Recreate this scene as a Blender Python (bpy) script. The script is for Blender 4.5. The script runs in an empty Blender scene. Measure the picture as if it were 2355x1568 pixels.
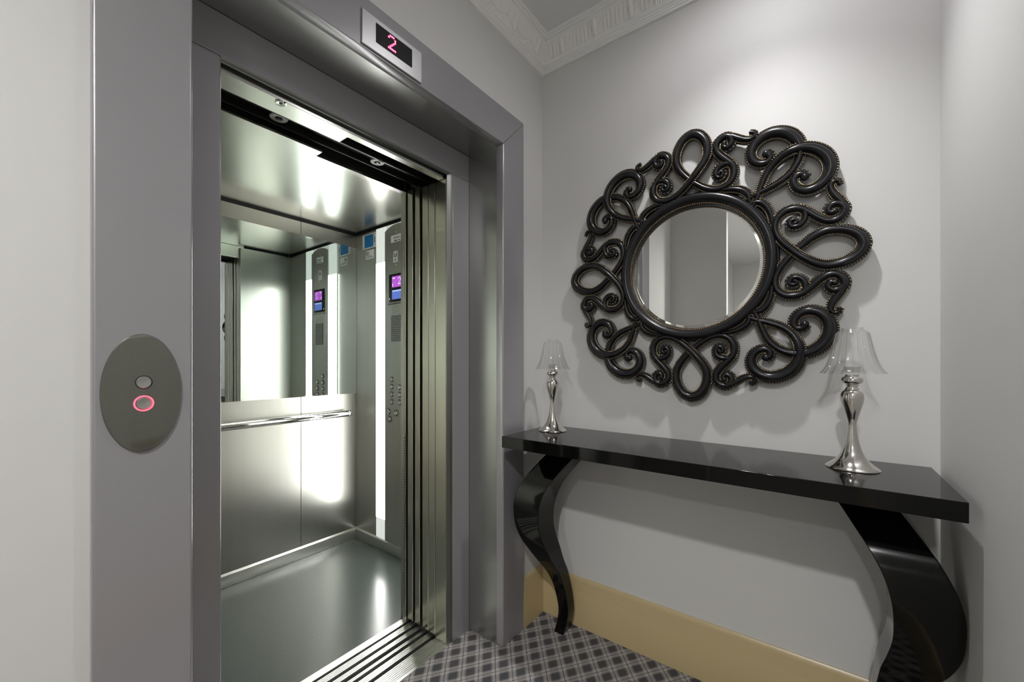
import bpy, bmesh, math, random
from mathutils import Vector, Matrix
random.seed(3)
sc = bpy.context.scene
COL = sc.collection
pi, sin, cos = math.pi, math.sin, math.cos

# ------------------------------------------------------------------ materials
def srgb(r, g, b):
    f = lambda c: (c/255/12.92 if c/255 <= .04045 else ((c/255+.055)/1.055)**2.4)
    return (f(r), f(g), f(b))
def mat(name, base=(.5,.5,.5), rough=.5, metal=0., spec=.5, coat=0., trans=0., ior=1.5, emit=None, estr=0.,
        noise=None, bump=None, aniso=0., rvar=None):
    m = bpy.data.materials.new(name); m.use_nodes = True
    nt = m.node_tree; b = nt.nodes['Principled BSDF']
    b.inputs['Base Color'].default_value = (*base, 1)
    b.inputs['Roughness'].default_value = rough
    b.inputs['Metallic'].default_value = metal
    b.inputs['Specular IOR Level'].default_value = spec
    b.inputs['IOR'].default_value = ior
    b.inputs['Transmission Weight'].default_value = trans
    b.inputs['Coat Weight'].default_value = coat
    b.inputs['Coat Roughness'].default_value = .08
    if aniso:            # horizontal tangent around the upright axis: brushed metal
        b.inputs['Anisotropic'].default_value = aniso
        tg = nt.nodes.new('ShaderNodeTangent'); tg.direction_type = 'RADIAL'; tg.axis = 'Z'
        nt.links.new(tg.outputs['Tangent'], b.inputs['Tangent'])
    if emit:
        b.inputs['Emission Color'].default_value = (*emit, 1); b.inputs['Emission Strength'].default_value = estr
    geo = nt.nodes.new('ShaderNodeNewGeometry')
    def nz(scale, detail=3, st=(1,1,1)):
        mp = nt.nodes.new('ShaderNodeMapping'); mp.inputs['Scale'].default_value = st
        nt.links.new(geo.outputs['Position'], mp.inputs['Vector'])
        n = nt.nodes.new('ShaderNodeTexNoise'); n.inputs['Scale'].default_value = scale; n.inputs['Detail'].default_value = detail
        nt.links.new(mp.outputs['Vector'], n.inputs['Vector']); return n
    if noise:            # (scale, amount, stretch)
        n = nz(noise[0], 4, noise[2] if len(noise) > 2 else (1,1,1))
        r = nt.nodes.new('ShaderNodeMapRange'); r.inputs['To Min'].default_value = 1-noise[1]; r.inputs['To Max'].default_value = 1+noise[1]
        nt.links.new(n.outputs['Fac'], r.inputs['Value'])
        v = nt.nodes.new('ShaderNodeVectorMath'); v.operation = 'SCALE'; v.inputs[0].default_value = base
        nt.links.new(r.outputs['Result'], v.inputs['Scale']); nt.links.new(v.outputs['Vector'], b.inputs['Base Color'])
    if rvar:
        n = nz(rvar[0], 3, rvar[2] if len(rvar) > 2 else (1,1,1))
        r = nt.nodes.new('ShaderNodeMapRange'); r.inputs['To Min'].default_value = rough-rvar[1]; r.inputs['To Max'].default_value = rough+rvar[1]
        nt.links.new(n.outputs['Fac'], r.inputs['Value']); nt.links.new(r.outputs['Result'], b.inputs['Roughness'])
    if bump:             # (scale, strength, stretch)
        n = nz(bump[0], 3, bump[2] if len(bump) > 2 else (1,1,1))
        p = nt.nodes.new('ShaderNodeBump'); p.inputs['Strength'].default_value = bump[1]; p.inputs['Distance'].default_value = .002
        nt.links.new(n.outputs['Fac'], p.inputs['Height']); nt.links.new(p.outputs['Normal'], b.inputs['Normal'])
    return m

M = {}
M['wall'] = mat('wall_paint', (.63,.626,.61), .55, bump=(90,.05))
M['ceiling'] = mat('ceiling_paint', (.72,.72,.71), .6)
M['cornice'] = mat('cornice_plaster', (.82,.815,.80), .5)
M['tan'] = mat('tan_gloss_paint', (.52,.41,.225), .3, bump=(25,.05))
M['frame'] = mat('grey_metallic_paint', (.35,.34,.355), .24, .38)
M['frame_light'] = mat('pale_steel', (.26,.27,.25), .36, 1)
M['steel_v'] = mat('brushed_steel_vertical', (.50,.485,.415), .27, 1, noise=(40,.05,(1,1,.02)))
M['steel_wall'] = mat('brushed_steel_wall', (.43,.43,.40), .30, 1, noise=(30,.05,(1,1,.02)), bump=(260,.03,(1,1,.01)), aniso=.55)
M['steel_h'] = mat('brushed_steel_ceiling', (.47,.465,.425), .25, 1, noise=(2.5,.05), bump=(2.2,.30))
M['plate'] = mat('plate_steel', (.27,.27,.24), .34, 1, noise=(60,.05,(1,1,.05)))
M['display_plate'] = mat('satin_aluminium', (.44,.44,.43), .36, 1)
M['alu'] = mat('sill_aluminium', (.72,.72,.70), .3, 1, noise=(50,.08,(1,.05,1)))
M['black'] = mat('black_void', (.006,.006,.006), .6)
M['dark'] = mat('dark_steel', (.05,.052,.05), .4, .7)
M['chrome'] = mat('chrome', (.78,.78,.77), .035, 1)
M['lamp_chrome'] = mat('nickel_lamp', (.74,.71,.67), .09, 1, rvar=(30,.03))
M['mirror'] = mat('mirror_glass', (.86,.87,.85), 0.0, 1)
M['cab_mirror'] = mat('cabin_mirror_glass', (.72,.80,.77), 0.0, 1)
M['lacquer'] = mat('black_lacquer', (.003,.003,.0028), .06, 0, .27)
M['scroll'] = mat('black_carved_resin', (.0095,.009,.0105), .26, 0, .36)
M['bead'] = mat('antique_bronze_beads', (.24,.195,.125), .22, .92)
M['rope'] = mat('antique_gold_rope', (.26,.19,.10), .35, .85)
M['rubber'] = mat('dark_rubber_floor', (.050,.060,.055), .21, 0, .5, noise=(140,.25))
M['skirt'] = mat('skirting_steel', (.60,.61,.58), .34, 1)
M['steel_side_lit'] = mat('satin_steel_side_lit', (.56,.56,.52), .40, 1, noise=(30,.05,(1,1,.02)))  # lighter base puts bounced light into the colour of the side walls
M['lining'] = mat('grey_lining_metal', (.34,.345,.335), .27, .8)
M['column'] = mat('lit_diffuser', (.8,.82,.8), .5, emit=(1,1,.955), estr=19)
M['opal'] = mat('opal_panel', (.72,.75,.70), .45, emit=(.95,1,.93), estr=.28)  # faint emission stands in for tube light spreading through the panel
M['opal_dim_end'] = mat('opal_diffuser_end', (.72,.75,.70), .45, emit=(.95,1,.95), estr=.45)  # weak emission imitates the column light fading out
M['cop'] = mat('faceplate_steel', (.50,.50,.46), .38, 1, noise=(30,.05,(1,1,.03)))
M['blue'] = mat('notice_blue', srgb(30,125,190), .4)
M['blue_dark'] = mat('notice_blue_ink', srgb(14,86,150), .4)
M['paper'] = mat('white_paper', (.74,.75,.73), .5)
M['ink'] = mat('grey_ink', (.10,.10,.10), .5)
M['screen'] = mat('black_screen', (.012,.012,.013), .12)
M['led'] = mat('red_led', (.3,.0,.03), .4, emit=(1,.03,.11), estr=4.5)
M['led_core'] = mat('red_led_core', (.3,.0,.03), .4, emit=(1,.25,.34), estr=4)
M['ring'] = mat('red_ring_light', (.3,.02,.03), .4, emit=(1,.10,.17), estr=2.2)
M['purple'] = mat('purple_screen', (.05,.0,.05), .3, emit=(.46,.10,.62), estr=.9)
M['lcdblue'] = mat('blue_screen', (.0,.01,.05), .3, emit=(.12,.2,.62), estr=.8)
M['lcdwhite'] = mat('white_pixels', (.2,.2,.2), .3, emit=(.8,.8,1), estr=.9)

def carpet():
    m = bpy.data.materials.new('plaid_carpet'); m.use_nodes = True
    nt = m.node_tree; b = nt.nodes['Principled BSDF']; b.inputs['Roughness'].default_value = .95; b.inputs['Specular IOR Level'].default_value = .1
    L = nt.links
    geo = nt.nodes.new('ShaderNodeNewGeometry'); sep = nt.nodes.new('ShaderNodeSeparateXYZ'); L.new(geo.outputs['Position'], sep.inputs[0])
    def math_(op, a, c=None, d=None):
        n = nt.nodes.new('ShaderNodeMath'); n.operation = op
        for i, v in enumerate((a, c, d)):
            if v is None: continue
            if isinstance(v, (int, float)): n.inputs[i].default_value = v
            else: L.new(v, n.inputs[i])
        return n.outputs[0]
    X, Y = sep.outputs[0], sep.outputs[1]
    nz = nt.nodes.new('ShaderNodeTexNoise'); nz.inputs['Scale'].default_value = 260; nz.inputs['Detail'].default_value = 3
    L.new(geo.outputs['Position'], nz.inputs['Vector'])
    wob = math_('MULTIPLY', math_('SUBTRACT', nz.outputs['Fac'], .5), .006)
    def fam(ang, px, py, cell):
        nx, ny = -sin(ang), cos(ang)
        s = math_('ADD', math_('MULTIPLY', X, nx), math_('MULTIPLY', Y, ny))
        s = math_('ADD', math_('SUBTRACT', s, px*nx+py*ny), wob)
        s = math_('DIVIDE', s, cell)
        return math_('ABSOLUTE', math_('SUBTRACT', math_('FRACT', math_('ADD', s, .5)), .5)), s
    dA, sA = fam(math.radians(55), -.081, -.46, .062)
    dB, sB = fam(math.radians(-49.5), -.042, -.41, .065)
    def band(d, lo, hi):
        n = nt.nodes.new('ShaderNodeMapRange'); n.interpolation_type = 'SMOOTHSTEP'
        n.inputs['From Min'].default_value = lo; n.inputs['From Max'].default_value = hi
        n.inputs['To Min'].default_value = 1; n.inputs['To Max'].default_value = 0
        L.new(d, n.inputs['Value']); return n.outputs['Result']
    bA, bB = band(dA, .12, .31), band(dB, .12, .31)
    light = math_('MINIMUM', math_('ADD', math_('MULTIPLY', bA, .62), math_('MULTIPLY', bB, .62)), 1.0)
    dash = math_('GREATER_THAN', math_('FRACT', math_('MULTIPLY', sB, 11.0)), .45)
    dash2 = math_('GREATER_THAN', math_('FRACT', math_('MULTIPLY', sA, 11.0)), .25)
    dark = math_('MAXIMUM', math_('MULTIPLY', band(dA, .02, .05), dash), math_('MULTIPLY', band(dB, .015, .04), dash2))
    mix = nt.nodes.new('ShaderNodeMix'); mix.data_type = 'RGBA'
    mix.inputs['A'].default_value = (.078,.077,.079,1); mix.inputs['B'].default_value = (.40,.375,.36,1)
    L.new(light, mix.inputs['Factor'])
    mix2 = nt.nodes.new('ShaderNodeMix'); mix2.data_type = 'RGBA'
    L.new(mix.outputs['Result'], mix2.inputs['A']); mix2.inputs['B'].default_value = (.022,.020,.022,1)
    L.new(math_('MULTIPLY', dark, .85), mix2.inputs['Factor'])
    n2 = nt.nodes.new('ShaderNodeTexNoise'); n2.inputs['Scale'].default_value = 900; L.new(geo.outputs['Position'], n2.inputs['Vector'])
    v = nt.nodes.new('ShaderNodeVectorMath'); v.operation = 'SCALE'; L.new(mix2.outputs['Result'], v.inputs[0])
    L.new(math_('ADD', math_('MULTIPLY', n2.outputs['Fac'], .9), .55), v.inputs['Scale'])
    L.new(v.outputs['Vector'], b.inputs['Base Color'])
    p = nt.nodes.new('ShaderNodeBump'); p.inputs['Strength'].default_value = .5; p.inputs['Distance'].default_value = .003
    L.new(n2.outputs['Fac'], p.inputs['Height']); L.new(p.outputs['Normal'], b.inputs['Normal'])
    return m
def thin_glass():
    m = bpy.data.materials.new('thin_clear_glass'); m.use_nodes = True; nt = m.node_tree; nt.nodes.clear()
    o = nt.nodes.new('ShaderNodeOutputMaterial'); mx = nt.nodes.new('ShaderNodeMixShader')
    t = nt.nodes.new('ShaderNodeBsdfTransparent'); t.inputs[0].default_value = (.985,.988,.986,1)
    g = nt.nodes.new('ShaderNodeBsdfGlossy'); g.inputs['Roughness'].default_value = .03; g.inputs['Color'].default_value = (.95,.95,.95,1)
    w = nt.nodes.new('ShaderNodeLayerWeight'); w.inputs['Blend'].default_value = .5
    p = nt.nodes.new('ShaderNodeMath'); p.operation = 'POWER'; p.inputs[1].default_value = 2.9; nt.links.new(w.outputs['Facing'], p.inputs[0])
    f = nt.nodes.new('ShaderNodeMath'); f.operation = 'MULTIPLY_ADD'; f.inputs[1].default_value = .85; f.inputs[2].default_value = .026
    nt.links.new(p.outputs[0], f.inputs[0])
    nt.links.new(f.outputs[0], mx.inputs[0]); nt.links.new(t.outputs[0], mx.inputs[1]); nt.links.new(g.outputs[0], mx.inputs[2])
    nt.links.new(mx.outputs[0], o.inputs[0]); return m
M['shade'] = thin_glass()
M['carpet'] = carpet()

# ------------------------------------------------------------------ helpers
ORG = {}
def tag(o, label=None, cat=None, group=None, kind=None):
    if label: o['label'] = label
    if cat: o['category'] = cat
    if group: o['group'] = group
    if kind: o['kind'] = kind
    return o
def thing(name, label, cat, loc, group=None, kind=None):
    o = bpy.data.objects.new(name, None); COL.objects.link(o); o.location = loc; o.empty_display_size = .05
    ORG[o] = Vector(loc); return tag(o, label, cat, group, kind)
def obj(name, bm, mats, parent=None, smooth=False, bevel=0, seg=2, loc=None, sub=0, angle=40, raw=False):
    """bm is in world coordinates; mesh data becomes local to the thing's origin"""
    if parent is not None: off = ORG[parent]
    elif loc is not None: off = Vector(loc)
    else:
        cs = [v.co for v in bm.verts]
        off = Vector(((min(c.x for c in cs)+max(c.x for c in cs))/2, (min(c.y for c in cs)+max(c.y for c in cs))/2, min(c.z for c in cs)))
    for v in bm.verts: v.co -= off
    if not raw: bmesh.ops.recalc_face_normals(bm, faces=bm.faces)
    me = bpy.data.meshes.new(name); bm.to_mesh(me); bm.free()
    for m in (mats if isinstance(mats, (list, tuple)) else [mats]): me.materials.append(m)
    if smooth:
        for p in me.polygons: p.use_smooth = True
        me.set_sharp_from_angle(angle=math.radians(angle))
    o = bpy.data.objects.new(name, me); COL.objects.link(o)
    if parent is not None: o.parent = parent
    else: o.location = off
    ORG[o] = Vector(off)
    if bevel:
        b = o.modifiers.new('bevel', 'BEVEL'); b.width = bevel; b.segments = seg; b.limit_method = 'ANGLE'; b.angle_limit = math.radians(40)
        b.harden_normals = False
        for p in me.polygons: p.use_smooth = True
        me.set_sharp_from_angle(angle=math.radians(60))
    if sub:
        s = o.modifiers.new('sub', 'SUBSURF'); s.levels = s.render_levels = sub
    return o
def box(bm, x0, x1, y0, y1, z0, z1, mi=0):
    x0, x1 = sorted((x0, x1)); y0, y1 = sorted((y0, y1)); z0, z1 = sorted((z0, z1))
    v = [bm.verts.new(p) for p in ((x0,y0,z0),(x1,y0,z0),(x1,y1,z0),(x0,y1,z0),(x0,y0,z1),(x1,y0,z1),(x1,y1,z1),(x0,y1,z1))]
    for f in ((0,3,2,1),(4,5,6,7),(0,1,5,4),(1,2,6,5),(2,3,7,6),(3,0,4,7)):
        bm.faces.new([v[i] for i in f]).material_index = mi
    return bm
def B(*a): return box(bmesh.new(), *a)
def prism(bm, poly, ax, a, b, mi=0):
    """poly in the two other axes, extruded along axis ax from a to b"""
    def mk(p, t):
        q = list(p); q.insert(ax, t); return bm.verts.new(q)
    A = [mk(p, a) for p in poly]; Bv = [mk(p, b) for p in poly]; n = len(poly)
    bm.faces.new(A).material_index = mi; bm.faces.new(Bv[::-1]).material_index = mi
    for i in range(n): bm.faces.new((A[i], Bv[i], Bv[(i+1) % n], A[(i+1) % n])).material_index = mi
    return bm
def lathe(bm, prof, c, n=48, axis='z', mi=0, flute=None, close=False):
    rings = []
    for i, (r, h) in enumerate(prof):
        ring = []
        for k in range(n):
            t = 2*pi*k/n; rr = r*(flute(i, t) if flute else 1)
            if axis == 'z': p = (c[0]+rr*cos(t), c[1]+rr*sin(t), c[2]+h)
            elif axis == 'x': p = (c[0]+h, c[1]+rr*cos(t), c[2]+rr*sin(t))
            else: p = (c[0]+rr*cos(t), c[1]+h, c[2]+rr*sin(t))
            ring.append(bm.verts.new(p))
        rings.append(ring)
    m = len(rings)
    for i in range(m if close else m-1):
        a, b = rings[i], rings[(i+1) % m]
        for k in range(n): bm.faces.new((a[k], a[(k+1) % n], b[(k+1) % n], b[k])).material_index = mi
    if not close:
        for ring in (rings[0], rings[-1][::-1]): bm.faces.new(ring).material_index = mi
    return bm
def rod(bm, a, b, r, n=16, mi=0):
    a, b = Vector(a), Vector(b); d = (b-a).normalized()
    u = d.orthogonal().normalized(); w = d.cross(u)
    A = [bm.verts.new(a+r*(cos(2*pi*k/n)*u+sin(2*pi*k/n)*w)) for k in range(n)]
    C = [bm.verts.new(b+r*(cos(2*pi*k/n)*u+sin(2*pi*k/n)*w)) for k in range(n)]
    for k in range(n): bm.faces.new((A[k], A[(k+1) % n], C[(k+1) % n], C[k])).material_index = mi
    bm.faces.new(A[::-1]).material_index = mi; bm.faces.new(C).material_index = mi
    return bm
def ball(bm, c, r, u=10, v=6, mi=0, sq=(1,1,1)):
    nv = bm.verts.new; nf = bm.faces.new
    top = nv((c[0], c[1]-r, c[2])); bot = nv((c[0], c[1]+r, c[2])); rings = []
    for j in range(1, v):
        a = pi*j/v; h = -r*cos(a); q = r*sin(a)
        rings.append([nv((c[0]+q*cos(2*pi*k/u), c[1]+h, c[2]+q*sin(2*pi*k/u))) for k in range(u)])
    for k in range(u):
        l = (k+1) % u
        nf((top, rings[0][l], rings[0][k])).material_index = mi
        nf((bot, rings[-1][k], rings[-1][l])).material_index = mi
        for a, b in zip(rings, rings[1:]): nf((a[k], a[l], b[l], b[k])).material_index = mi
    return bm
def S(name, bm, m, **k):
    return tag(obj(name, bm, m, **k), kind='structure')

# ------------------------------------------------------------------ layout (metres; x=0 lift wall, y=0 back wall)
CZ = 2.574           # underside of cornice at wall
CEIL = 2.70
XR = 1.352           # right wall
YO0, YO1 = -1.533, -.1794     # outer edges of the lift frame
YI0, YI1 = -1.3835, -.329     # inner edges of its casing
ZI, ZO = 2.109, 2.259

# shell
bm = bmesh.new()
box(bm, -.12, 0, YO1-.03, .12, 0, 2.9); box(bm, -.12, 0, -2.16, YO0+.03, 0, 2.9); box(bm, -.12, 0, YO0+.03, YO1-.03, ZO-.03, 2.9)
S('wall_left', bm, M['wall'])
S('wall_back', B(0, XR+.12, 0, .12, 0, 2.9), M['wall'])
S('wall_right', B(XR, XR+.12, -5.6, 0, 0, 2.9), M['wall'])
S('wall_front_left', B(-.12, .455, -2.22, -2.16, 0, 2.9), M['wall'])
S('wall_front', B(-.12, XR+.12, -5.72, -5.6, 0, 2.9), M['wall'])
S('wall_left_front', B(-.12, .0, -5.6, -2.22, 0, 2.9), M['wall'])
S('wall_shaft_back', B(-1.75, -1.65, -1.7, .12, -.06, 2.9), M['wall'])
S('wall_shaft_right', B(-1.65, -.12, .02, .12, -.06, 2.9), M['wall'])
S('wall_shaft_left', B(-1.65, -.12, -1.7, -1.6, -.06, 2.9), M['wall'])
S('ceiling', B(0, XR, -5.6, 0, CEIL, 2.9), M['ceiling'])
S('floor', B(-.178, XR, -5.6, 0, -.06, 0), M['carpet'])

# cornice: mitred profile (projection, z)
CP = [(0,2.574),(.011,2.574),(.0125,2.580),(.017,2.581),(.0185,2.587),(.023,2.588),(.0245,2.595),(.030,2.597),(.033,2.606),
      (.036,2.622),(.042,2.642),(.050,2.660),(.060,2.673),(.064,2.676),(.064,2.682),(.072,2.683),(.073,2.690),(.082,2.691),(.084,2.700),(0,2.700)]
def cornice(name, a, b, din, m0, m1):
    """run from a to b (xy); din inward normal; m0/m1 mitre sign at each end"""
    a, b, din = Vector(a), Vector(b), Vector(din); d = (b-a).normalized()
    bm = bmesh.new(); R = []
    for P, mm in ((a, m0), (b, -m1)):
        R.append([bm.verts.new((*(P+din*p+d*p*mm), z)) for p, z in CP])
    n = len(CP)
    for i in range(n): bm.faces.new((R[0][i], R[0][(i+1) % n], R[1][(i+1) % n], R[1][i]))
    bm.faces.new(R[0]); bm.faces.new(R[1][::-1])
    return S(name, bm, M['cornice'], smooth=True, angle=30)
cb = cornice('trim_1', (0,0), (XR,0), (0,-1), 1, 1)
cl = cornice('trim_2', (0,-2.16), (0,0), (1,0), 1, 1)
cornice('trim_3', (XR,-5.6), (XR,0), (-1,0), 1, 1)
# plaster leaves on the coves
def cove(s, off=0.):
    """s 0..1 along the cove section -> (proj, z)"""
    pts = [(.033,2.606),(.036,2.622),(.042,2.642),(.050,2.660),(.060,2.673)]
    t = s*(len(pts)-1); i = min(int(t), len(pts)-2); f = t-i
    p = [pts[i][k]*(1-f)+pts[i+1][k]*f for k in (0,1)]
    return p[0]+off*.8, p[1]-off*.6
def strip_tube(bm, pts, rads, mp, n=6):
    """low rounded ridge along pts (u along the run, s on the cove)"""
    rows = []
    for i, (u, s) in enumerate(pts):
        r = rads[i]; row = []
        for k in range(n+1):
            a = pi*k/n; p, z = cove(min(max(s,0),1), r*sin(a)*1.1-.001)
            row.append(bm.verts.new(mp(u-r*cos(a), p, z)))
        rows.append(row)
    for i in range(len(rows)-1):
        for k in range(n): bm.faces.new((rows[i][k], rows[i][k+1], rows[i+1][k+1], rows[i+1][k]))
def leaf(bm, u, mp):
    strip_tube(bm, [(u,.0),(u,.35),(u,.7),(u,1.0)], [.004,.012,.013,.006], mp)
    for sgn in (-1,1):
        for k, s0 in enumerate((.05,.32,.58)):
            strip_tube(bm, [(u+sgn*.004,s0),(u+sgn*.013,s0+.10),(u+sgn*.021,s0+.24),(u+sgn*(.024-.003*k),s0+.36)], [.004,.0055,.005,.002], mp)
bm = bmesh.new(); mp = lambda u, p, z: (u, -p, z)
u = .075; k = 0
while u < XR-.08:
    if k % 7 == 3: leaf(bm, u+.008, mp); u += .050
    else:
        strip_tube(bm, [(u,.06),(u+.001,.3),(u+.003,.65),(u+.006,.97)], [.0035,.0065,.0075,.0045], mp)
        strip_tube(bm, [(u+.009,.0),(u+.009,.10),(u+.010,.22)], [.001,.0035,.001], mp, 4)
        u += .0185
    k += 1
obj('leaf_moulding', bm, M['cornice'], cb, smooth=True, angle=60)
bm = bmesh.new(); mp = lambda u, p, z: (p, u, z)
for j in range(12):
    u = -.105-j*.17; leaf(bm, u, mp)
    n = 16
    strip_tube(bm, [(u-.03-.11*i/n, .30+.13*sin(2*pi*i/n)) for i in range(n+1)], [.0035]*(n+1), mp, 4)
    for q in range(4):
        strip_tube(bm, [(u-.045-.026*q, .33+.08*(-1)**q), (u-.050-.026*q, .33+.3*(-1)**q), (u-.056-.026*q, .36+.36*(-1)**q)], [.003,.0045,.002], mp, 4)
obj('leaf_moulding', bm, M['cornice'], cl, smooth=True, angle=60)

# baseboards (profile depth, z)
BP = [(0,0),(.020,0),(.020,.150),(.0175,.156),(.0175,.160),(.014,.172),(.012,.200),(.009,.212),(.004,.2176),(0,.2176)]
def base(name, ax, a, b, sgn, at):
    bm = bmesh.new()
    poly = [((at+sgn*d), z) for d, z in BP]
    if ax == 0: prism(bm, poly, 0, a, b)
    else: prism(bm, [(p, z) for p, z in poly], 1, a, b)
    return S(name, bm, M['tan'], smooth=True, angle=30)
base('baseboard_back', 0, 0, XR, -1, 0)
bm = bmesh.new(); prism(bm, [(d, z) for d, z in BP], 1, YO1, -.0); S('baseboard_left', bm, M['tan'], smooth=True, angle=30)
bm = bmesh.new(); prism(bm, [(d, z) for d, z in BP], 1, -2.16, YO0); S('baseboard_left_front', bm, M['tan'], smooth=True, angle=30)
bm = bmesh.new(); prism(bm, [(XR-d, z) for d, z in BP], 1, -5.6, -.02); S('baseboard_right', bm, M['tan'], smooth=True, angle=30)

# ------------------------------------------------------------------ lift frame
PR = .020
fr = thing('lift_door_frame', 'wide grey metal surround framing the open lift doorway', 'door frame', (0,(YO0+YO1)/2,0))
def casing(name, pts):                 # polygon in (y,z), with the return down to the wall
    bm = bmesh.new(); prism(bm, pts, 0, -.02, PR); obj(name, bm, M['frame'], fr, bevel=.0018 if 'head' in name else .005, seg=3)
casing('side_casing', [(YI1,0),(YO1,0),(YO1,ZO),(YI1,ZI)])
casing('side_casing', [(YO0,0),(YI0,0),(YI0,ZI),(YO0,ZO)])
casing('head_casing', [(YI0,ZI),(YI1,ZI),(YO1,ZO),(YO0,ZO)])
XF = -.174
obj('reveal_lining', B(XF-.01, -.012, YI1+.0005, YI1+.02, 0, ZI+.01), M['lining'], fr)
obj('reveal_lining', B(XF-.01, -.012, YI0-.02, YI0-.0005, 0, ZI+.01), M['lining'], fr)
obj('soffit_lining', B(XF-.01, -.012, YI0, YI1, ZI+.0005, ZI+.02), M['lining'], fr)
YF0, YF1, ZF = -1.272, -.431, 1.998
obj('inner_casing', B(XF-.012, XF, YF1, YI1, 0, ZF), M['frame'], fr, bevel=.002)
obj('inner_casing', B(XF-.012, XF, YI0, YF0, 0, ZF), M['frame'], fr, bevel=.004, seg=3)
obj('inner_head_casing', B(XF-.012, XF, YI0, YI1, ZF, ZI), M['frame'], fr, bevel=.002)
bm = bmesh.new(); prism(bm, [(XF-.002, YF1-.000),(XF-.004,YF1-.012),(XF-.009,YF1-.020),(XF-.0105,YF1-.024),(XF-.0118,YF1-.024),(XF-.0118,YF1)], 2, 0, ZF)
obj('edge_bead', bm, M['frame_light'], fr, smooth=True)
bm = bmesh.new(); prism(bm, [(XF-.002, ZF),(XF-.004,ZF-.005),(XF-.009,ZF-.010),(XF-.0118,ZF-.011),(XF-.0118,ZF)], 1, YF0, YF1)
obj('edge_bead', bm, M['frame_light'], fr, smooth=True)

# call panel
cp = thing('mounted_call_panel', 'oval brushed steel lift call panel with two round buttons', 'lift call panel', (PR,-1.464,1.1375))
bm = bmesh.new(); n = 72; prof = [(1.0,0),(1.0,.0035),(.985,.0055),(0,.0055)]
rings = []
for s, h in prof[:3]:
    rings.append([bm.verts.new((PR+h, -1.464+.0595*s*cos(2*pi*k/n), 1.1375+.1145*s*sin(2*pi*k/n))) for k in range(n)])
for i in range(2):
    for k in range(n): bm.faces.new((rings[i][k], rings[i][(k+1) % n], rings[i+1][(k+1) % n], rings[i+1][k]))
bm.faces.new(rings[2]); bm.faces.new(rings[0][::-1])
obj('face_plate', bm, M['plate'], cp, smooth=True, angle=50)
M['button'] = mat('turned_steel_button', (.62,.61,.57), .25, 1)
for z, lit in ((1.158,False),(1.117,True)):
    b = obj('call_button', lathe(bmesh.new(), [(.0115,0),(.0115,.0015),(.0105,.0025),(.006,.0018),(.0005,.0012)], (PR+.0055,-1.463,z), 32, 'x'), M['button'], cp, smooth=True)
    if lit: tag(b, 'button glowing with a red ring')
    rg = lathe(bmesh.new(), ([(.0128,0),(.0152,0),(.0152,.0016),(.0128,.0016)] if lit else [(.0118,0),(.0132,0),(.0132,.0014),(.0118,.0014)]), (PR+.0055,-1.463,z), 40, 'x', close=True)
    ORG[b] = ORG[cp]
    o = obj('button_ring', rg, M['ring'] if lit else M['dark'], b, smooth=True)
    if lit: tag(o, 'glowing red ring')

# floor indicator
fi = thing('floor_indicator', 'steel floor indicator box showing a red digit 2 above the lift', 'lift indicator', (PR,-.88,2.116))
obj('housing', B(PR, PR+.006, -.990, -.770, 2.1155, 2.217), M['display_plate'], fi, bevel=.0015)
sc_ = obj('display_screen', B(PR+.0062, PR+.0072, -.944, -.811, 2.1445, 2.2015), M['screen'], fi)
rows = ['01110','10001','00001','00010','00100','01000','11111']
bm = bmesh.new(); bm2 = bmesh.new()
for r, row in enumerate(rows):
    for c, ch in enumerate(row):
        if ch == '1':
            y = -.900+c*.0058; z = 2.1935-r*.0064
            lathe(bm, [(.0034,0),(.0034,.0006)], (PR+.0072,y,z), 10, 'x')
            lathe(bm2, [(.0016,0),(.0016,.0005)], (PR+.0078,y,z), 8, 'x')
dg = obj('floor_digit', bm, M['led'], fi); obj('led_core', bm2, M['led_core'], dg)

# ------------------------------------------------------------------ door jamb, panels, header, sills
YJ = -.458
dj = thing('door_post', 'ribbed brushed steel door post beside the grey lift frame', 'door post', (-.22,YJ,0))
obj('post_face', B(-.2535, -.1866, YJ, YJ+.024, 0, 1.971), M['steel_v'], dj, bevel=.0025)
obj('post_return', B(-.1864, -.1812, YJ-.0015, YJ+.001, 0, 1.971), M['frame_light'], dj, bevel=.001)
for i, (x0, x1, lab) in enumerate(((-.2965,-.2555,'landing door leaf edge right beside the steel door post'),
        (-.338,-.2985,'landing door leaf edge just in front of the black gap'),
        (-.3905,-.357,'lift car door leaf edge between the two dark gaps'),
        (-.4415,-.406,'lift car door leaf edge nearest the control panel'))):
    o = thing('sliding_door_leaf', 'retracted brushed steel '+lab, 'lift door', ((x0+x1)/2, YJ, 0.012), group='stacked sliding lift door leaves')
    obj('door_skin', B(x0, x1, YJ+(.0 if i < 2 else .002), YJ+.30, .012, 1.972 if i < 2 else 1.985), M['steel_v'], o, bevel=.002)
    obj('door_guide', B((x0+x1)/2-.004, (x0+x1)/2+.004, YJ+.02, YJ+.28, -.006, .0118), M['black'], o)
cpst = tag(obj('car_post', B(-.469,-.4525, YJ, YJ+.03, 0, 2.06), M['steel_v'], bevel=.001), 'thin steel corner post of the lift car beside its control panel', 'door post')
lc = thing('light_curtain', 'dark strip of tiny sensor holes along the lift car doorway edge', 'door sensor', (-.4605,YJ-.006,.05))
obj('sensor_strip', B(-.4675, -.4545, YJ-.004, YJ-.0005, .05, .86), M['cop'], lc)
bm = bmesh.new()
for k in range(66): box(bm, -.4635, -.4585, YJ-.0045, YJ-.0041, .06+k*.012, .066+k*.012)
tag(obj('sensor_hole', bm, M['black'], lc), kind='stuff')
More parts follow.
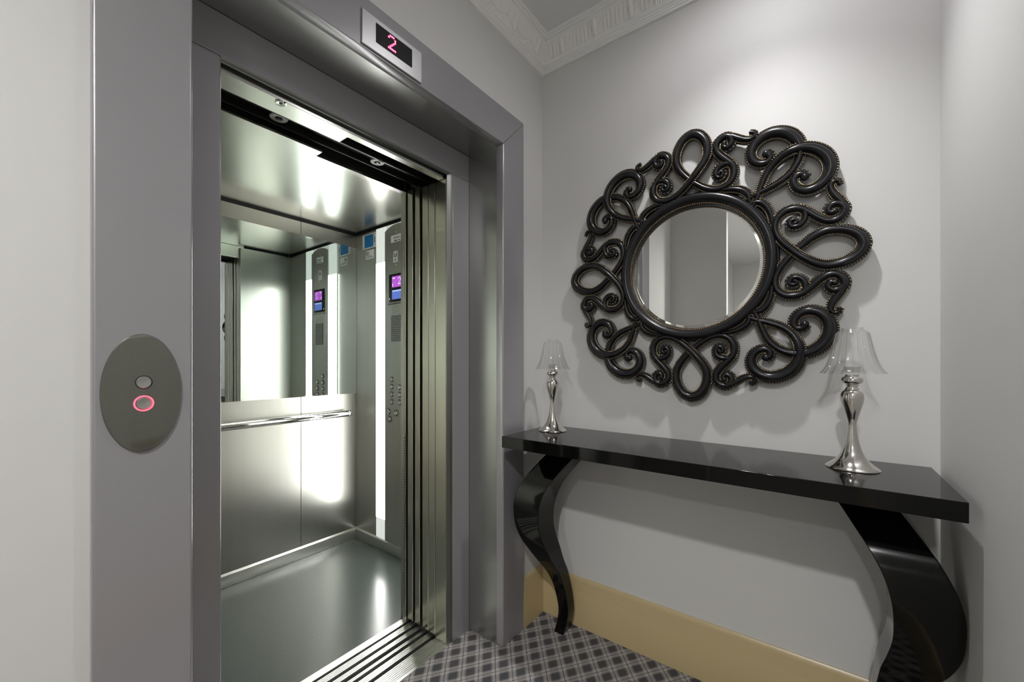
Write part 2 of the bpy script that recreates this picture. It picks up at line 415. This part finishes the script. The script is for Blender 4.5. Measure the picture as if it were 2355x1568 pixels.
# headers
lh = thing('landing_door_header', 'bright brushed steel header over the lift threshold with a key switch', 'door header', (-.22,-.86,1.972))
bm = bmesh.new(); prism(bm, [(-.198,YF0-.02),(-.198,YJ+.03),(-.228,YJ+.03),(-.228,-.883),(-.279,-.883),(-.279,YF0-.02)], 2, 1.972, 1.990)
obj('header_plate', bm, M['steel_h'], lh, bevel=.001)
obj('gap_shade_strip', B(-.199,-.187,YF0-.02,YJ-.002,1.9905,1.996), M['black'], lh)  # black strip stands in for the shade between bead and header
bm = bmesh.new(); lathe(bm, [(.0155,0),(.0155,-.002),(.0125,-.0035),(.011,-.002),(.005,-.002)], (-.213,-1.108,1.972), 28, 'z')
ks = obj('key_switch', bm, M['chrome'], lh, smooth=True)
obj('keyhole', lathe(bmesh.new(), [(.0048,0),(.0048,-.003)], (-.213,-1.108,1.9715), 16, 'z'), M['black'], ks)
ch = thing('car_door_header', 'brushed steel header at the front edge of the lift car ceiling', 'door header', (-.45,-.86,1.972))
bm = bmesh.new(); prism(bm, [(-.442,-1.36),(-.442+.0,-1.36),(-.397,-1.36),(-.397,-.883),(-.442,-.883),(-.442,YJ+.03),(-.470,YJ+.03),(-.470,-1.36)][1:], 2, 1.972, 1.980)
obj('header_plate', bm, M['steel_h'], ch, bevel=.0008)
obj('header_fascia', B(-.470,-.460,-1.36,YJ+.03,1.980,2.058), M['steel_h'], ch)
dt = thing('door_operator', 'dark door roller track hidden above the lift threshold', 'door track', (-.34,-.8,2.02))
obj('shaft_dark_box', B(-.455,-.195,-1.36,-.10,2.03,2.06), M['dark'], dt)  # dark box stands in for the unlit shaft seen above the gap
obj('hanger_rail', B(-.345,-.335,-1.36,-.30,2.006,2.03), M['dark'], dt, bevel=.002)
obj('hanger_rail', B(-.415,-.405,-1.36,-.30,2.006,2.03), M['dark'], dt, bevel=.002)
M['roller'] = mat('grey_roller', (.22,.23,.21), .5)
for y in (-.672,-1.05):
    r_ = obj('roller', lathe(bmesh.new(), [(.012,0),(.026,0),(.028,-.003),(.026,-.006),(.012,-.006)], (-.362,y,2.012), 28, 'z', close=True), M['roller'], dt, smooth=True)
    obj('roller_bolt', lathe(bmesh.new(), [(.006,.018),(.006,-.008)], (-.362,y,2.012), 12, 'z'), M['dark'], dt)
# sills: top profile in x with grooves, run in y
def sill(name, label, segs, y0, y1, ribs):
    t = thing(name, label, 'door sill', ((segs[0][0]+segs[-1][1])/2, (y0+y1)/2, -.03))
    bm = bmesh.new(); x0, x1 = segs[0][0], segs[-1][1]
    pts = [(x0,-.03)]
    for a, b, k in segs:
        if k == 'g': pts += [(a,0),(a,-.020),(b,-.020),(b,0)]
        elif k == 'r':
            n = max(1, round((b-a)/.0085)); w = (b-a)/n
            for i in range(n): pts += [(a+w*i,0),(a+w*(i+.62),0),(a+w*(i+.66),-.0028),(a+w*(i+.96),-.0028)]
            pts.append((b,0))
        else: pts += [(a,0),(b,0)]
    pts.append((x1,-.03))
    q = [pts[0]]
    for p in pts[1:]:
        if abs(p[0]-q[-1][0]) > 1e-6 or abs(p[1]-q[-1][1]) > 1e-6: q.append(p)
    prism(bm, q, 1, y0, y1); obj('sill_extrusion', bm, M['alu'], t)
    for a, b, k in segs:
        if k == 'g': obj('groove_shade', B(a+.0003, b-.0003, y0, y1, -.0195, -.017), M['black'], t)  # black floor strip paints the shade inside the groove
    return t
sill('car_sill', 'grooved aluminium sill along the front edge of the lift car floor',
     [(-.474,-.440,'p'),(-.440,-.426,'g'),(-.426,-.394,'r'),(-.394,-.378,'g'),(-.378,-.354,'r')], -1.36, YJ+.05, 0)
sill('landing_sill', 'ribbed aluminium landing sill between carpet and lift car sill',
     [(-.334,-.318,'r'),(-.318,-.301,'g'),(-.301,-.271,'r'),(-.271,-.254,'g'),(-.254,-.192,'r'),(-.192,-.1785,'p')], -1.36, YF1+.0, 0)
tag(obj('shaft_gap_shade', B(-.354,-.334,-1.36,-.40,-.06,-.032), M['black']), 'black strip shading the gap between the two metal door sills', 'gap strip')  # black box stands in for the darkness of the open shaft gap

# ------------------------------------------------------------------ lift car
CX0, CY1, CY0, CZC = -1.442, -.094, -1.36, 2.060
car = thing('lift_car', 'brushed steel lift car interior seen through the open doorway', 'lift car', (-.95,-.72,0))
XB = CX0
SEAM = -.462
def pan(name, m, *a, bev=.001): return obj(name, B(*a), m, car, bevel=bev)
pan('lower_wall_panel', M['steel_wall'], XB-.02, XB, SEAM+.001, CY1, .0, .985)
pan('lower_wall_panel', M['steel_wall'], XB-.02, XB, CY0, SEAM-.001, .0, .985)
pan('upper_wall_panel', M['steel_wall'], XB-.02, XB, SEAM+.001, CY1, .985, 2.045)
pan('upper_wall_panel', M['steel_wall'], XB-.02, XB, CY0, SEAM-.001, .985, 2.045)
obj('panel_seam', B(XB-.019, XB-.004, SEAM-.001, SEAM+.001, .07, 2.045), M['black'], car)
pan('side_wall', M['steel_side_lit'], XB-.02, -.470, CY1, CY1+.02, 0, 2.045)
pan('side_wall', M['steel_side_lit'], XB-.02, -.470, CY0-.02, CY0, 0, 2.045)
pan('return_panel', M['steel_wall'], -.490, -.470, YJ+.001, CY1, 0, 2.045)
pan('return_panel', M['steel_wall'], -.490, -.470, CY0, -1.27, 0, 2.045)
obj('ceiling_panel', B(XB+.014, -.472, CY0+.014, CY1-.014, CZC, CZC+.02), M['steel_h'], car)
obj('ceiling_gap', B(XB-.02, -.470, CY0-.02, CY1+.02, CZC+.03, CZC+.05), M['black'], car)  # black sheet, painted-in darkness above the car ceiling
for a in ((XB-.02,XB-.001,CY0,CY1,2.0455,CZC+.03),(XB,-.470,CY1+.001,CY1+.02,2.0455,CZC+.03)): obj('shadow_gap', B(*a), M['black'], car)  # black strips paint the shade of the recess round the ceiling
obj('car_floor', B(XB-.02, -.4745, CY0, CY1+.02, -.03, -.0005), M['rubber'], car)
bm = bmesh.new(); prism(bm, [(XB,0),(XB+.011,0),(XB+.011,.062),(XB,.071)], 1, CY0, CY1-.0); obj('skirting', bm, M['skirt'], car, bevel=.001)
bm = bmesh.new(); prism(bm, [(CY1,0),(CY1-.011,0),(CY1-.011,.062),(CY1,.071)], 0, XB, -.49); obj('skirting', bm, M['skirt'], car, bevel=.001)

# car mirror
cm = thing('lift_mirror', 'half height frameless wall mirror at the back of the lift car', 'mirror', (XB+.004,-.73,.987))
obj('mirror_glass', B(XB+.001, XB+.005, CY0+.01, CY1-.004, .987, 1.957), M['cab_mirror'], cm)
obj('mirror_edge', B(XB+.001, XB+.0062, CY0+.01, CY1-.004, .980, .9868), M['chrome'], cm)
obj('mirror_edge', B(XB+.001, XB+.0062, CY1-.0038, CY1-.001, .980, 1.960), M['chrome'], cm)
obj('mirror_edge', B(XB+.001, XB+.0062, CY0+.01, CY1-.004, 1.9572, 1.963), M['chrome'], cm)
# handrail
hr = thing('handrail', 'polished chrome handrail along the back wall of the lift car', 'handrail', (-1.385,-.75,.857))
bm = bmesh.new(); rod(bm, (-1.380,CY0+.06,.857), (-1.380,-.185,.857), .0205, 24)
obj('rail_tube', bm, M['chrome'], hr, smooth=True)
obj('rail_end', ball(bmesh.new(), (-1.380,-.185,.857), .0215, 24, 14), M['chrome'], hr, smooth=True)
for y in (-.23,-.80,-1.2): obj('rail_bracket', rod(bmesh.new(), (XB+.0015,y,.857), (-1.385,y,.857), .008), M['chrome'], hr, smooth=True)

# control panel on the side wall (faces -y)
YC = CY1
co = thing('car_operating_panel', 'tall lift control panel flanked by two bright light columns', 'control panel', (-.98,YC,.06))
XA, XB2 = -1.200, -.760       # outer edges of the whole unit
FX0, FX1 = -1.098, -.862      # faceplate edges
bm = bmesh.new(); box(bm, XA, XB2, YC-.006, YC-.0005, .073, 2.044)
obj('back_panel', bm, M['opal'], co)
obj('light_column', B(XA+.002, FX0-.001, YC-.010, YC-.0062, .20, 1.82), M['column'], co, bevel=.001)
obj('light_column', B(FX1+.001, XB2-.002, YC-.010, YC-.0062, .20, 1.82), M['column'], co, bevel=.001)
for x0, x1 in ((XA+.002, FX0-.001), (FX1+.001, XB2-.002)):
    for z0, z1 in ((.0735,.1995),(1.8205,2.042)): obj('column_dim_end', B(x0, x1, YC-.010, YC-.0062, z0, z1), M['opal_dim_end'], co)  # separate dimmer pieces imitate the light falling off at the column ends
pts = [(FX0,.0735),(FX1,.0735),(FX1,2.006)]
for k in range(13): t = k/12; x = FX1+(FX0-FX1)*t; pts.append((x, 2.006+.030*(1-(2*t-1)**2)))
pts.append((FX0,2.006)); q = []
for p in pts:
    if not q or abs(p[0]-q[-1][0])+abs(p[1]-q[-1][1]) > 1e-5: q.append(p)
bm = bmesh.new(); prism(bm, q, 1, YC-.016, YC-.0062); obj('faceplate', bm, M['cop'], co, bevel=.001)
YP = YC-.016
def cbtn(x, z, r, lab=None):
    b = obj('floor_button', lathe(bmesh.new(), [(r,0),(r,-.003),(r*.86,-.0055),(r*.5,-.0045),(.0005,-.004)], (x,YP,z), 24, 'y'), M['chrome'], co, smooth=True)
    obj('button_rim', lathe(bmesh.new(), [(r*1.04,0),(r*1.28,0),(r*1.28,-.0022),(r*1.04,-.0022)], (x,YP,z), 24, 'y', close=True), M['dark'], b, smooth=True)
for z in (1.085,1.040,.994,.948): cbtn(-1.027, z, .0135)
for z in (1.040,.994,.948): cbtn(-.951, z, .0135)
for x, z in ((-1.062,.884),(-.985,.882),(-1.050,.839)): cbtn(x, z, .0155)
for x, z in [(-1.006,z) for z in (1.085,1.040,.994,.948)]+[(-.930,z) for z in (1.040,.994,.948)]:
    obj('button_mark', B(x-.003, x+.003, YP-.0004, YP, z-.006, z+.006), M['paper'], co)
ds = obj('position_display', B(-1.052,-.905,YP-.0035,YP,1.560,1.730), M['screen'], co, bevel=.001)
obj('display_upper', B(-1.020,-.915,YP-.0042,YP-.0036,1.648,1.715), M['purple'], ds)
obj('display_lower', B(-1.020,-.915,YP-.0042,YP-.0036,1.575,1.632), M['lcdblue'], ds)
bm = bmesh.new()
for r, row in enumerate(rows):
    for c, chh in enumerate(row):
        if chh == '1': box(bm, -.962+c*.0056, -.9572+c*.0056, YP-.0046, YP-.0043, 1.700-r*.0062, 1.705-r*.0062)
obj('display_digit', bm, M['lcdwhite'], ds)
for a in ((-1.014,-.992,1.700,1.707),(-1.016,-1.010,1.655,1.672),(-1.048,-1.043,1.575,1.585)):
    obj('display_mark', B(a[0],a[1],YP-.0046,YP-.0043,a[2],a[3]), M['lcdwhite'], ds)
bm = bmesh.new()
for k in range(9): box(bm, -1.014+k*.011,-1.007+k*.011,YP-.0046,YP-.0043,1.622,1.628)
obj('display_text', bm, M['lcdwhite'], ds)
obj('display_rail', B(-1.062,-.895,YP-.005,YP,1.545,1.552), M['chrome'], co)
bm = bmesh.new()                       # sound slots
for k in range(6):
    z = 1.525-k*.013; pr = None
    for i in range(9):
        x = -1.025+i*.011; zz = z+.008*sin(i*.55+k*.35)
        box(bm, x, x+.0085, YP-.0004, YP, zz-.0012, zz+.0012)
obj('speaker_slots', bm, M['ink'], co)
M['tactile'] = mat('tactile_grey', (.11,.11,.105), .55, .3)
tp = obj('tactile_plate', B(-1.030,-.925,YP-.0025,YP,1.318,1.475), M['tactile'], co, bevel=.001)
bm = bmesh.new()
for k in range(13):
    z = 1.465-k*.0115; x = -1.022
    while x < -.935:
        w = random.uniform(.005,.018); box(bm, x, min(x+w,-.932), YP-.0031, YP-.0026, z-.0025, z+.0015); x += w+.006
obj('raised_text', bm, M['cop'], tp)
for z in (1.985,1.785): obj('pilot_light', lathe(bmesh.new(), [(.004,0),(.004,-.001)], (-.985,YP,z), 10, 'y'), M['paper'], co)
# stickers
def sticker(label, x0, x1, z0, z1, y, marks, m=M['paper'], name='sticker', cat='sticker'):
    t = thing(name, label, cat, ((x0+x1)/2, y, z0))
    obj('sheet', B(x0, x1, y-.0012, y-.0002, z0, z1), m, t)
    bm = bmesh.new()
    for a in marks: box(bm, x0+(x1-x0)*a[0], x0+(x1-x0)*a[1], y-.0016, y-.0013, z0+(z1-z0)*a[2], z0+(z1-z0)*a[3])
    obj('print', bm, M['ink'], t); return t
sticker('white safety sticker at the top of the lift control panel', -1.036,-.940,1.925,1.968, YP, [(.30,.36,.45,.75),(.40,.95,.62,.70),(.42,.9,.48,.56),(.35,.62,.10,.28),(.72,.95,.12,.24)])
sticker('small upright white label above the lift display screen', -1.012,-.968,1.800,1.868, YP, [(.18,.82,.5,.58),(.18,.82,.66,.72),(.18,.3,.5,.9),(.7,.82,.5,.9),(.3,.7,.1,.16),(.3,.7,.26,.32)])
nt_ = thing('notice', 'blue notice with white border high on the lift side wall', 'notice', (-1.29,CY1,1.93))
obj('sheet', B(-1.362,-1.212,CY1-.0012,CY1-.0002,1.938,2.032), M['paper'], nt_)
obj('blue_field', B(-1.340,-1.240,CY1-.0017,CY1-.0013,1.944,2.026), M['blue'], nt_)
bm = bmesh.new()
for k in range(8): box(bm, -1.332,-1.248-.012*(k % 3),CY1-.0021,CY1-.0018,2.014-k*.0085,2.017-k*.0085)
obj('text_lines', bm, M['blue_dark'], nt_)
for x, z in ((-1.230,2.022),(-1.222,1.952),(-1.354,1.950)): obj('corner_mark', lathe(bmesh.new(), [(.004,0),(.004,-.0006)], (x,CY1-.0012,z), 10, 'y'), M['ink'], nt_)
obj('side_print', B(-1.231,-1.222,CY1-.0017,CY1-.0013,1.965,2.006), M['ink'], nt_)
sticker('small white card just below the blue notice in the lift', -1.325,-1.235,1.868,1.925, CY1, [(.08,.42,.45,.52),(.08,.42,.60,.67),(.08,.42,.75,.82),(.08,.14,.45,.82),(.08,.9,.14,.2),(.08,.75,.28,.33)], name='info_card', cat='card')

# ------------------------------------------------------------------ console table
TZ = .897
tb = thing('console_table', 'long glossy black console table with curved legs against the back wall', 'table', (.695,-.2,0))
obj('table_top', B(.058, 1.331, -.387, -.024, .852, TZ), M['lacquer'], tb, bevel=.0015)
LEGT = [(.853,.510,-.150,.128,.126),(.80,.552,-.192,.129,.141),(.75,.588,-.229,.131,.143),(.70,.618,-.261,.129,.143),(.65,.640,-.282,.128,.141),(.60,.651,-.289,.127,.132),
        (.55,.652,-.287,.124,.122),(.50,.648,-.279,.121,.115),(.45,.632,-.265,.114,.108),(.40,.608,-.241,.100,.098),(.34,.583,-.203,.079,.083),(.28,.566,-.160,.066,.070),
        (.22,.556,-.128,.056,.061),(.16,.546,-.114,.051,.058),(.10,.540,-.108,.048,.055),(.04,.548,-.111,.046,.056),(0,.560,-.113,.046,.060)]
def leg(side):
    """S curved leg of square section: bows forward and outward, tapers to a kicked foot"""
    bm = bmesh.new(); rows = []
    K = [Vector(r[1:]) for r in LEGT]; Z = [r[0] for r in LEGT]
    K = [K[0]*2-K[1]]+K+[K[-1]*2-K[-2]]; S_ = 6
    for i in range(len(Z)-1):
        p0, p1, p2, p3 = K[i:i+4]
        for q in range(S_+(i == len(Z)-2)):
            t = q/S_; v = .5*((2*p1)+(p2-p0)*t+(2*p0-5*p1+4*p2-p3)*t*t+(3*p1-p0-3*p2+p3)*t**3)
            z = (Z[i]+(Z[i+1]-Z[i])*t) if i else (min(Z[0]-.0015, .8515)+(Z[1]-.8515)*t)
            xo, yf, w, dp = v; xa, xb = .695+side*xo, .695+side*(xo-w)
            rows.append([bm.verts.new(p) for p in ((xa,yf,z),(xb,yf,z),(xb,yf+dp,z),(xa,yf+dp,z))])
    for r0, r1 in zip(rows, rows[1:]):
        for k in range(4): bm.faces.new((r0[k], r0[(k+1) % 4], r1[(k+1) % 4], r1[k]))
    bm.faces.new(rows[0]); bm.faces.new(rows[-1][::-1])
    return obj('leg', bm, M['lacquer'], tb, smooth=True, angle=40, bevel=.0025, seg=2)
leg(-1); leg(1)

# ------------------------------------------------------------------ table lamps
def lamp(x, y, label, rot):
    t = thing('table_lamp', label, 'lamp', (x,y,TZ), group='pair of silver lamps on the console table')
    c = (x,y,TZ)
    prof = [(.0605,0),(.0612,.002),(.0595,.0045),(.052,.010),(.044,.0165),(.036,.0245),(.0285,.036),(.022,.052),(.017,.069),(.0135,.087),(.0112,.104),(.0100,.119),(.0103,.129),
            (.0130,.141),(.0170,.155),(.0215,.171),(.0250,.185),(.0270,.198),(.0268,.207),(.0240,.2145),(.0185,.2200),(.0165,.2215),(.0165,.2235),(.0135,.2265),(.0128,.2300),(.0150,.2335),(.0150,.2360),
            (.0205,.2385),(.0245,.2430),(.0255,.2485),(.0235,.2545),(.0185,.2580),(.0160,.2600),(.0160,.2640),(.0005,.2640)]
    obj('stem', lathe(bmesh.new(), prof, c, 56), M['lamp_chrome'], t, smooth=True, angle=50)
    obj('shade_holder', lathe(bmesh.new(), [(.0005,.2645),(.0165,.2645),(.0185,.268),(.0185,.286),(.0165,.286),(.0160,.270),(.0005,.2690)], c, 36), M['shade'], t, smooth=True)
    sh = [(.0735,.2670),(.0640,.2800),(.0575,.2950),(.0520,.3120),(.0475,.3300),(.0435,.3500),(.0400,.3680),(.0370,.3800),(.0310,.3870),(.0245,.3900),(.0235,.3960)]
    th = .0017
    out = sh; inn = [(r-th*(1 if i < 7 else .9), z-(.0 if i < 7 else th*.7)) for i, (r, z) in enumerate(sh)][::-1]
    inn[0] = (inn[0][0], sh[-1][1]); inn[-1] = (inn[-1][0], sh[0][1])
    prof2 = out+inn; n = 20
    no = len(out)
    def fl(i, th_):
        j = i if i < no else len(prof2)-1-i
        amp = .075 if j < 8 else .03
        return 1+amp*(1-abs(sin(n*th_/2+rot)))**2.2-amp*.3
    o = obj('lamp_shade', lathe(bmesh.new(), prof2, c, 320, flute=fl, close=True), M['shade'], t, smooth=True, angle=60)
    return t
lamp(.150,-.148, 'silver baluster lamp with clear glass shade at the table end by the lift frame', .2)
lamp(1.150,-.170, 'silver baluster lamp with clear glass shade at the table end by the right wall', 0)

# ------------------------------------------------------------------ scrollwork wall mirror
MC = (.690, 1.558)
YB = -.018
wm = thing('wall_mirror', 'round wall mirror in a wide black openwork scroll frame', 'mirror', (MC[0],-.005,MC[1]))
def crom(pts, step):
    """Catmull-Rom through (x, z, w) points, resampled at ~step"""
    P = [Vector(p) for p in pts]; P = [P[0]*2-P[1]]+P+[P[-1]*2-P[-2]]; out = []
    for i in range(1, len(P)-2):
        p0, p1, p2, p3 = P[i-1:i+3]; n = max(2, int(((p2-p1).xy.length)/step)+1)
        for k in range(n):
            t = k/n
            out.append(.5*((2*p1)+(p2-p0)*t+(2*p0-5*p1+4*p2-p3)*t*t+(3*p1-p0-3*p2+p3)*t**3))
    out.append(P[-2]); return out
FL, HB = .0078, .013
def ribbon(bm, pts, lift=None, beads=True, cap0=False, cap1=False, step=.006, base=YB, flange=FL):
    """pts: (x, z, halfwidth) relative to the mirror centre; a half round bar on a beaded flange"""
    C = crom(pts, step); n = len(C); rows = []; L = 0; acc = [0]
    for i in range(1, n): L += (C[i].xy-C[i-1].xy).length; acc.append(L)
    fr_ = []
    for i in range(n):
        d = (C[min(i+1,n-1)].xy-C[max(i-1,0)].xy).normalized(); nn = Vector((-d.y, d.x)); fr_.append((C[i].xy, nn, max(C[i].z,.003)))
    for i, (p, nn, w) in enumerate(fr_):
        up = lift(acc[i]/L) if lift else 0
        prof = [(-(w+flange),0),(-(w+flange),HB),(-w*1.0,HB+.0005)]
        for k in range(1, 8): a = pi*k/8; prof.append((-w*cos(a), HB+.0005+(w*.85+.004)*sin(a)))
        prof += [(w*1.0,HB+.0005),(w+flange,HB),(w+flange,0)]
        rows.append([bm.verts.new((MC[0]+p.x+nn.x*u, base-(h+(up if h > 0 else 0)), MC[1]+p.y+nn.y*u)) for u, h in prof])
    for a, b in zip(rows, rows[1:]):
        for k in range(len(a)-1): bm.faces.new((a[k], a[k+1], b[k+1], b[k]))
    bm.faces.new(rows[0]); bm.faces.new(rows[-1][::-1])
    for i, on in ((0,cap0),(n-1,cap1)):
        if on:
            p, nn, w = fr_[i]; up = lift(acc[i]/L) if lift else 0
            ball(bm, (MC[0]+p.x, base-HB-.002-up, MC[1]+p.y), w*1.12, 14, 8)
    if beads:
        pitch = .0065; s = pitch*.5; i = 0
        while s < L:
            while acc[i+1] < s: i += 1
            t = (s-acc[i])/max(acc[i+1]-acc[i], 1e-9)
            p = fr_[i][0].lerp(fr_[i+1][0], t); nn = fr_[i][1].lerp(fr_[i+1][1], t).normalized(); w = fr_[i][2]*(1-t)+fr_[i+1][2]*t
            up = lift(s/L) if lift else 0
            for sg in (-1, 1):
                q = p+nn*sg*(w+flange*.58)
                ball(bm, (MC[0]+q.x, base-HB-up-.0006, MC[1]+q.y), .0034, 7, 5, 1)
            s += pitch
    return bm
mm = lambda L: [(a/1000, b/1000, c/1000) for a, b, c in L]
# loop unit (radial, tangential, half width): tip -> loop -> crossing -> arm -> S curve -> outer spiral
LOOP = [(493,6,12.5),(494.5,0,12.5),(490,-17,12.5),(478,-33,12),(455,-48,11.5),(428,-55,11),(400,-54.5,10.5),(372,-43,9.5),(346,-24,8.5),(322,-2,8),(302,20,8),(284,43,8),(270,70,8.2),(266,98,8.5),(275,124,8.8),(296,140,9),(318,143.5,9.5),(340,138,9.5),(362,120,9.5),(384,100,9.5),(404,87,9.5),(424,84,9.5),(441,95,9.5),(449,114,10),(442,130,10),(426,136,9),(413,130,8.5),(408,118,8.5),(415,109,8.5),(425,112,9)]
SPIR = [(331,142,7),(345,134,8),(350,115,8),(346,98,8),(334,86,7.5),(317,84,7),(307,93,6.5),(310,105,6),(321,107,6),(328,99,6),(321,94,6.5)]
TAIL = [(449,122,8),(441,138,8.5),(428,158,8.5),(417,178,7.5),(414,196,6.5),(422,207,5.5),(433,205,5),(437,194,5)]
CORN = [(196,170,5),(207,190,6),(217,212,7),(227,243,7.5),(240,276,8),(258,303,8.5),(282,322,9),(309,333,10.5),(338,336,12.5),(366,328,14.5),(391,310,15.5),(408,284,15.5),(414,254,15),(406,225,14),(386,203,13),(360,195,12),(336,202,11),(321,219,10),(318,239,9.5),(328,252,9),(343,250,9.5),(348,240,11)]
LEAF = [(196,190,5),(210,190,7),(226,185,8),(240,171,8),(250,152,7.5),(256,130,6.5),(258,108,5)]
def rot(L, k, mir=False, diag=False):
    out = []
    for x, z, w in mm(L):
        if mir: z = -z
        if diag: x, z = z, x
        for _ in range(k): x, z = -z, x
        out.append((x, z, w))
    return out
bump_at = lambda c, wd, h: (lambda t: h*math.exp(-((t-c)/wd)**2))
mats = [M['scroll'], M['bead']]
OVERMIR = [True, True, True, False]           # which strand of each loop lies on top (E, N, W, S)
for k in range(4):
    bm = bmesh.new()
    for mir in (False, True):
        top = (mir != OVERMIR[k])
        ribbon(bm, rot(LOOP, k, mir), lift=bump_at(.285,.10,.010 if top else -.001), cap1=True)
    obj('scroll_loop', bm, mats, wm, smooth=True, angle=50)
    for mir in (False, True):
        bm = bmesh.new(); ribbon(bm, rot(SPIR, k, mir), cap1=True); obj('spiral_curl', bm, mats, wm, smooth=True, angle=50)
        bm = bmesh.new(); ribbon(bm, rot(TAIL, k, mir), cap1=True, flange=.006); obj('tail_curl', bm, mats, wm, smooth=True, angle=50)
    for dg_ in (False, True):
        bm = bmesh.new(); ribbon(bm, rot(CORN, k, False, dg_), lift=bump_at(.37,.09,.010 if not dg_ else -.001), cap1=True)
        obj('corner_scroll', bm, mats, wm, smooth=True, angle=50)
        bm = bmesh.new(); ribbon(bm, rot(LEAF, k, False, dg_)); obj('leaf_scroll', bm, mats, wm, smooth=True, angle=50)
# rim, inner rope and glass
prof = [(.2800,-.010),(.2800,-.026),(.2755,-.030)]
for k in range(0, 9): a = pi*k/8; prof.append((.2575+.0165*cos(a), -.030-.0190*sin(a)))
prof += [(.2400,-.030),(.2365,-.026),(.2325,-.018),(.2325,-.010)]
obj('mirror_rim', lathe(bmesh.new(), prof, (MC[0],0,MC[1]-.004), 128, 'y', close=True), M['scroll'], wm, smooth=True, angle=50)
bm = bmesh.new(); N = 190
for k in range(N):
    a = 2*pi*k/N; ball(bm, (MC[0]+.2368*cos(a), -.0275, MC[1]-.004+.2368*sin(a)), .0036, 6, 4, 0)
obj('rope_edging', bm, M['rope'], wm, smooth=True)
g = obj('mirror_glass', lathe(bmesh.new(), [(.2335,-.0105),(.2335,-.0125),(.2210,-.0150),(.0005,-.0150)], (MC[0],0,MC[1]-.004), 128, 'y'), M['mirror'], wm, smooth=True, angle=3)

# ------------------------------------------------------------------ light
def light(name, kind, loc, energy, color=(1,1,1), size=.1, rotn=(0,0,0), spot=None, blend=.5):
    l = bpy.data.lights.new(name, kind); l.energy = energy; l.color = color
    if kind == 'AREA': l.size = size; l.shape = 'DISK'
    else: l.shadow_soft_size = size
    if spot: l.spot_size = math.radians(spot); l.spot_blend = blend
    o = bpy.data.objects.new(name, l); COL.objects.link(o); o.location = loc; o.rotation_euler = rotn; return o
light('downlight', 'SPOT', (.91,-.42,2.69), 58, (1,.99,1.0), .025, (0,0,0), 97, 1.)
light('downlight', 'SPOT', (.94,-.43,2.69), 14, (1,.975,1.03), .05, (0,0,0), 176, .7)
light('downlight', 'SPOT', (1.20,-2.45,2.69), 205, (1,.99,.98), .06, (0,0,0), 160, .9)
light('downlight', 'SPOT', (1.15,-4.05,2.69), 140, (1,.99,.98), .06, (0,0,0), 172, 1.)
w = bpy.data.worlds.new('world'); sc.world = w; w.use_nodes = True
w.node_tree.nodes['Background'].inputs[0].default_value = (.5,.52,.55,1); w.node_tree.nodes['Background'].inputs[1].default_value = .05

# ------------------------------------------------------------------ camera
cam = bpy.data.cameras.new('camera'); co_ = bpy.data.objects.new('camera', cam); COL.objects.link(co_)
co_.location = (1.0759,-1.6638,1.2); co_.rotation_euler = (pi/2, 0, .6453)
cam.sensor_width = 36; cam.lens = 36*936.15/2355; cam.shift_x = -2.2/2355; cam.shift_y = 45.24/2355
cam.clip_start = .01
sc.camera = co_
vs = sc.view_settings; vs.view_transform = 'Standard'; vs.look = 'None'; vs.exposure = .16; vs.gamma = 1; vs.use_curve_mapping = False
sc.cycles.use_denoising = True
sc.cycles.max_bounces = 14; sc.cycles.diffuse_bounces = 6; sc.cycles.glossy_bounces = 8; sc.cycles.transmission_bounces = 12
sc.cycles.sample_clamp_indirect = 6
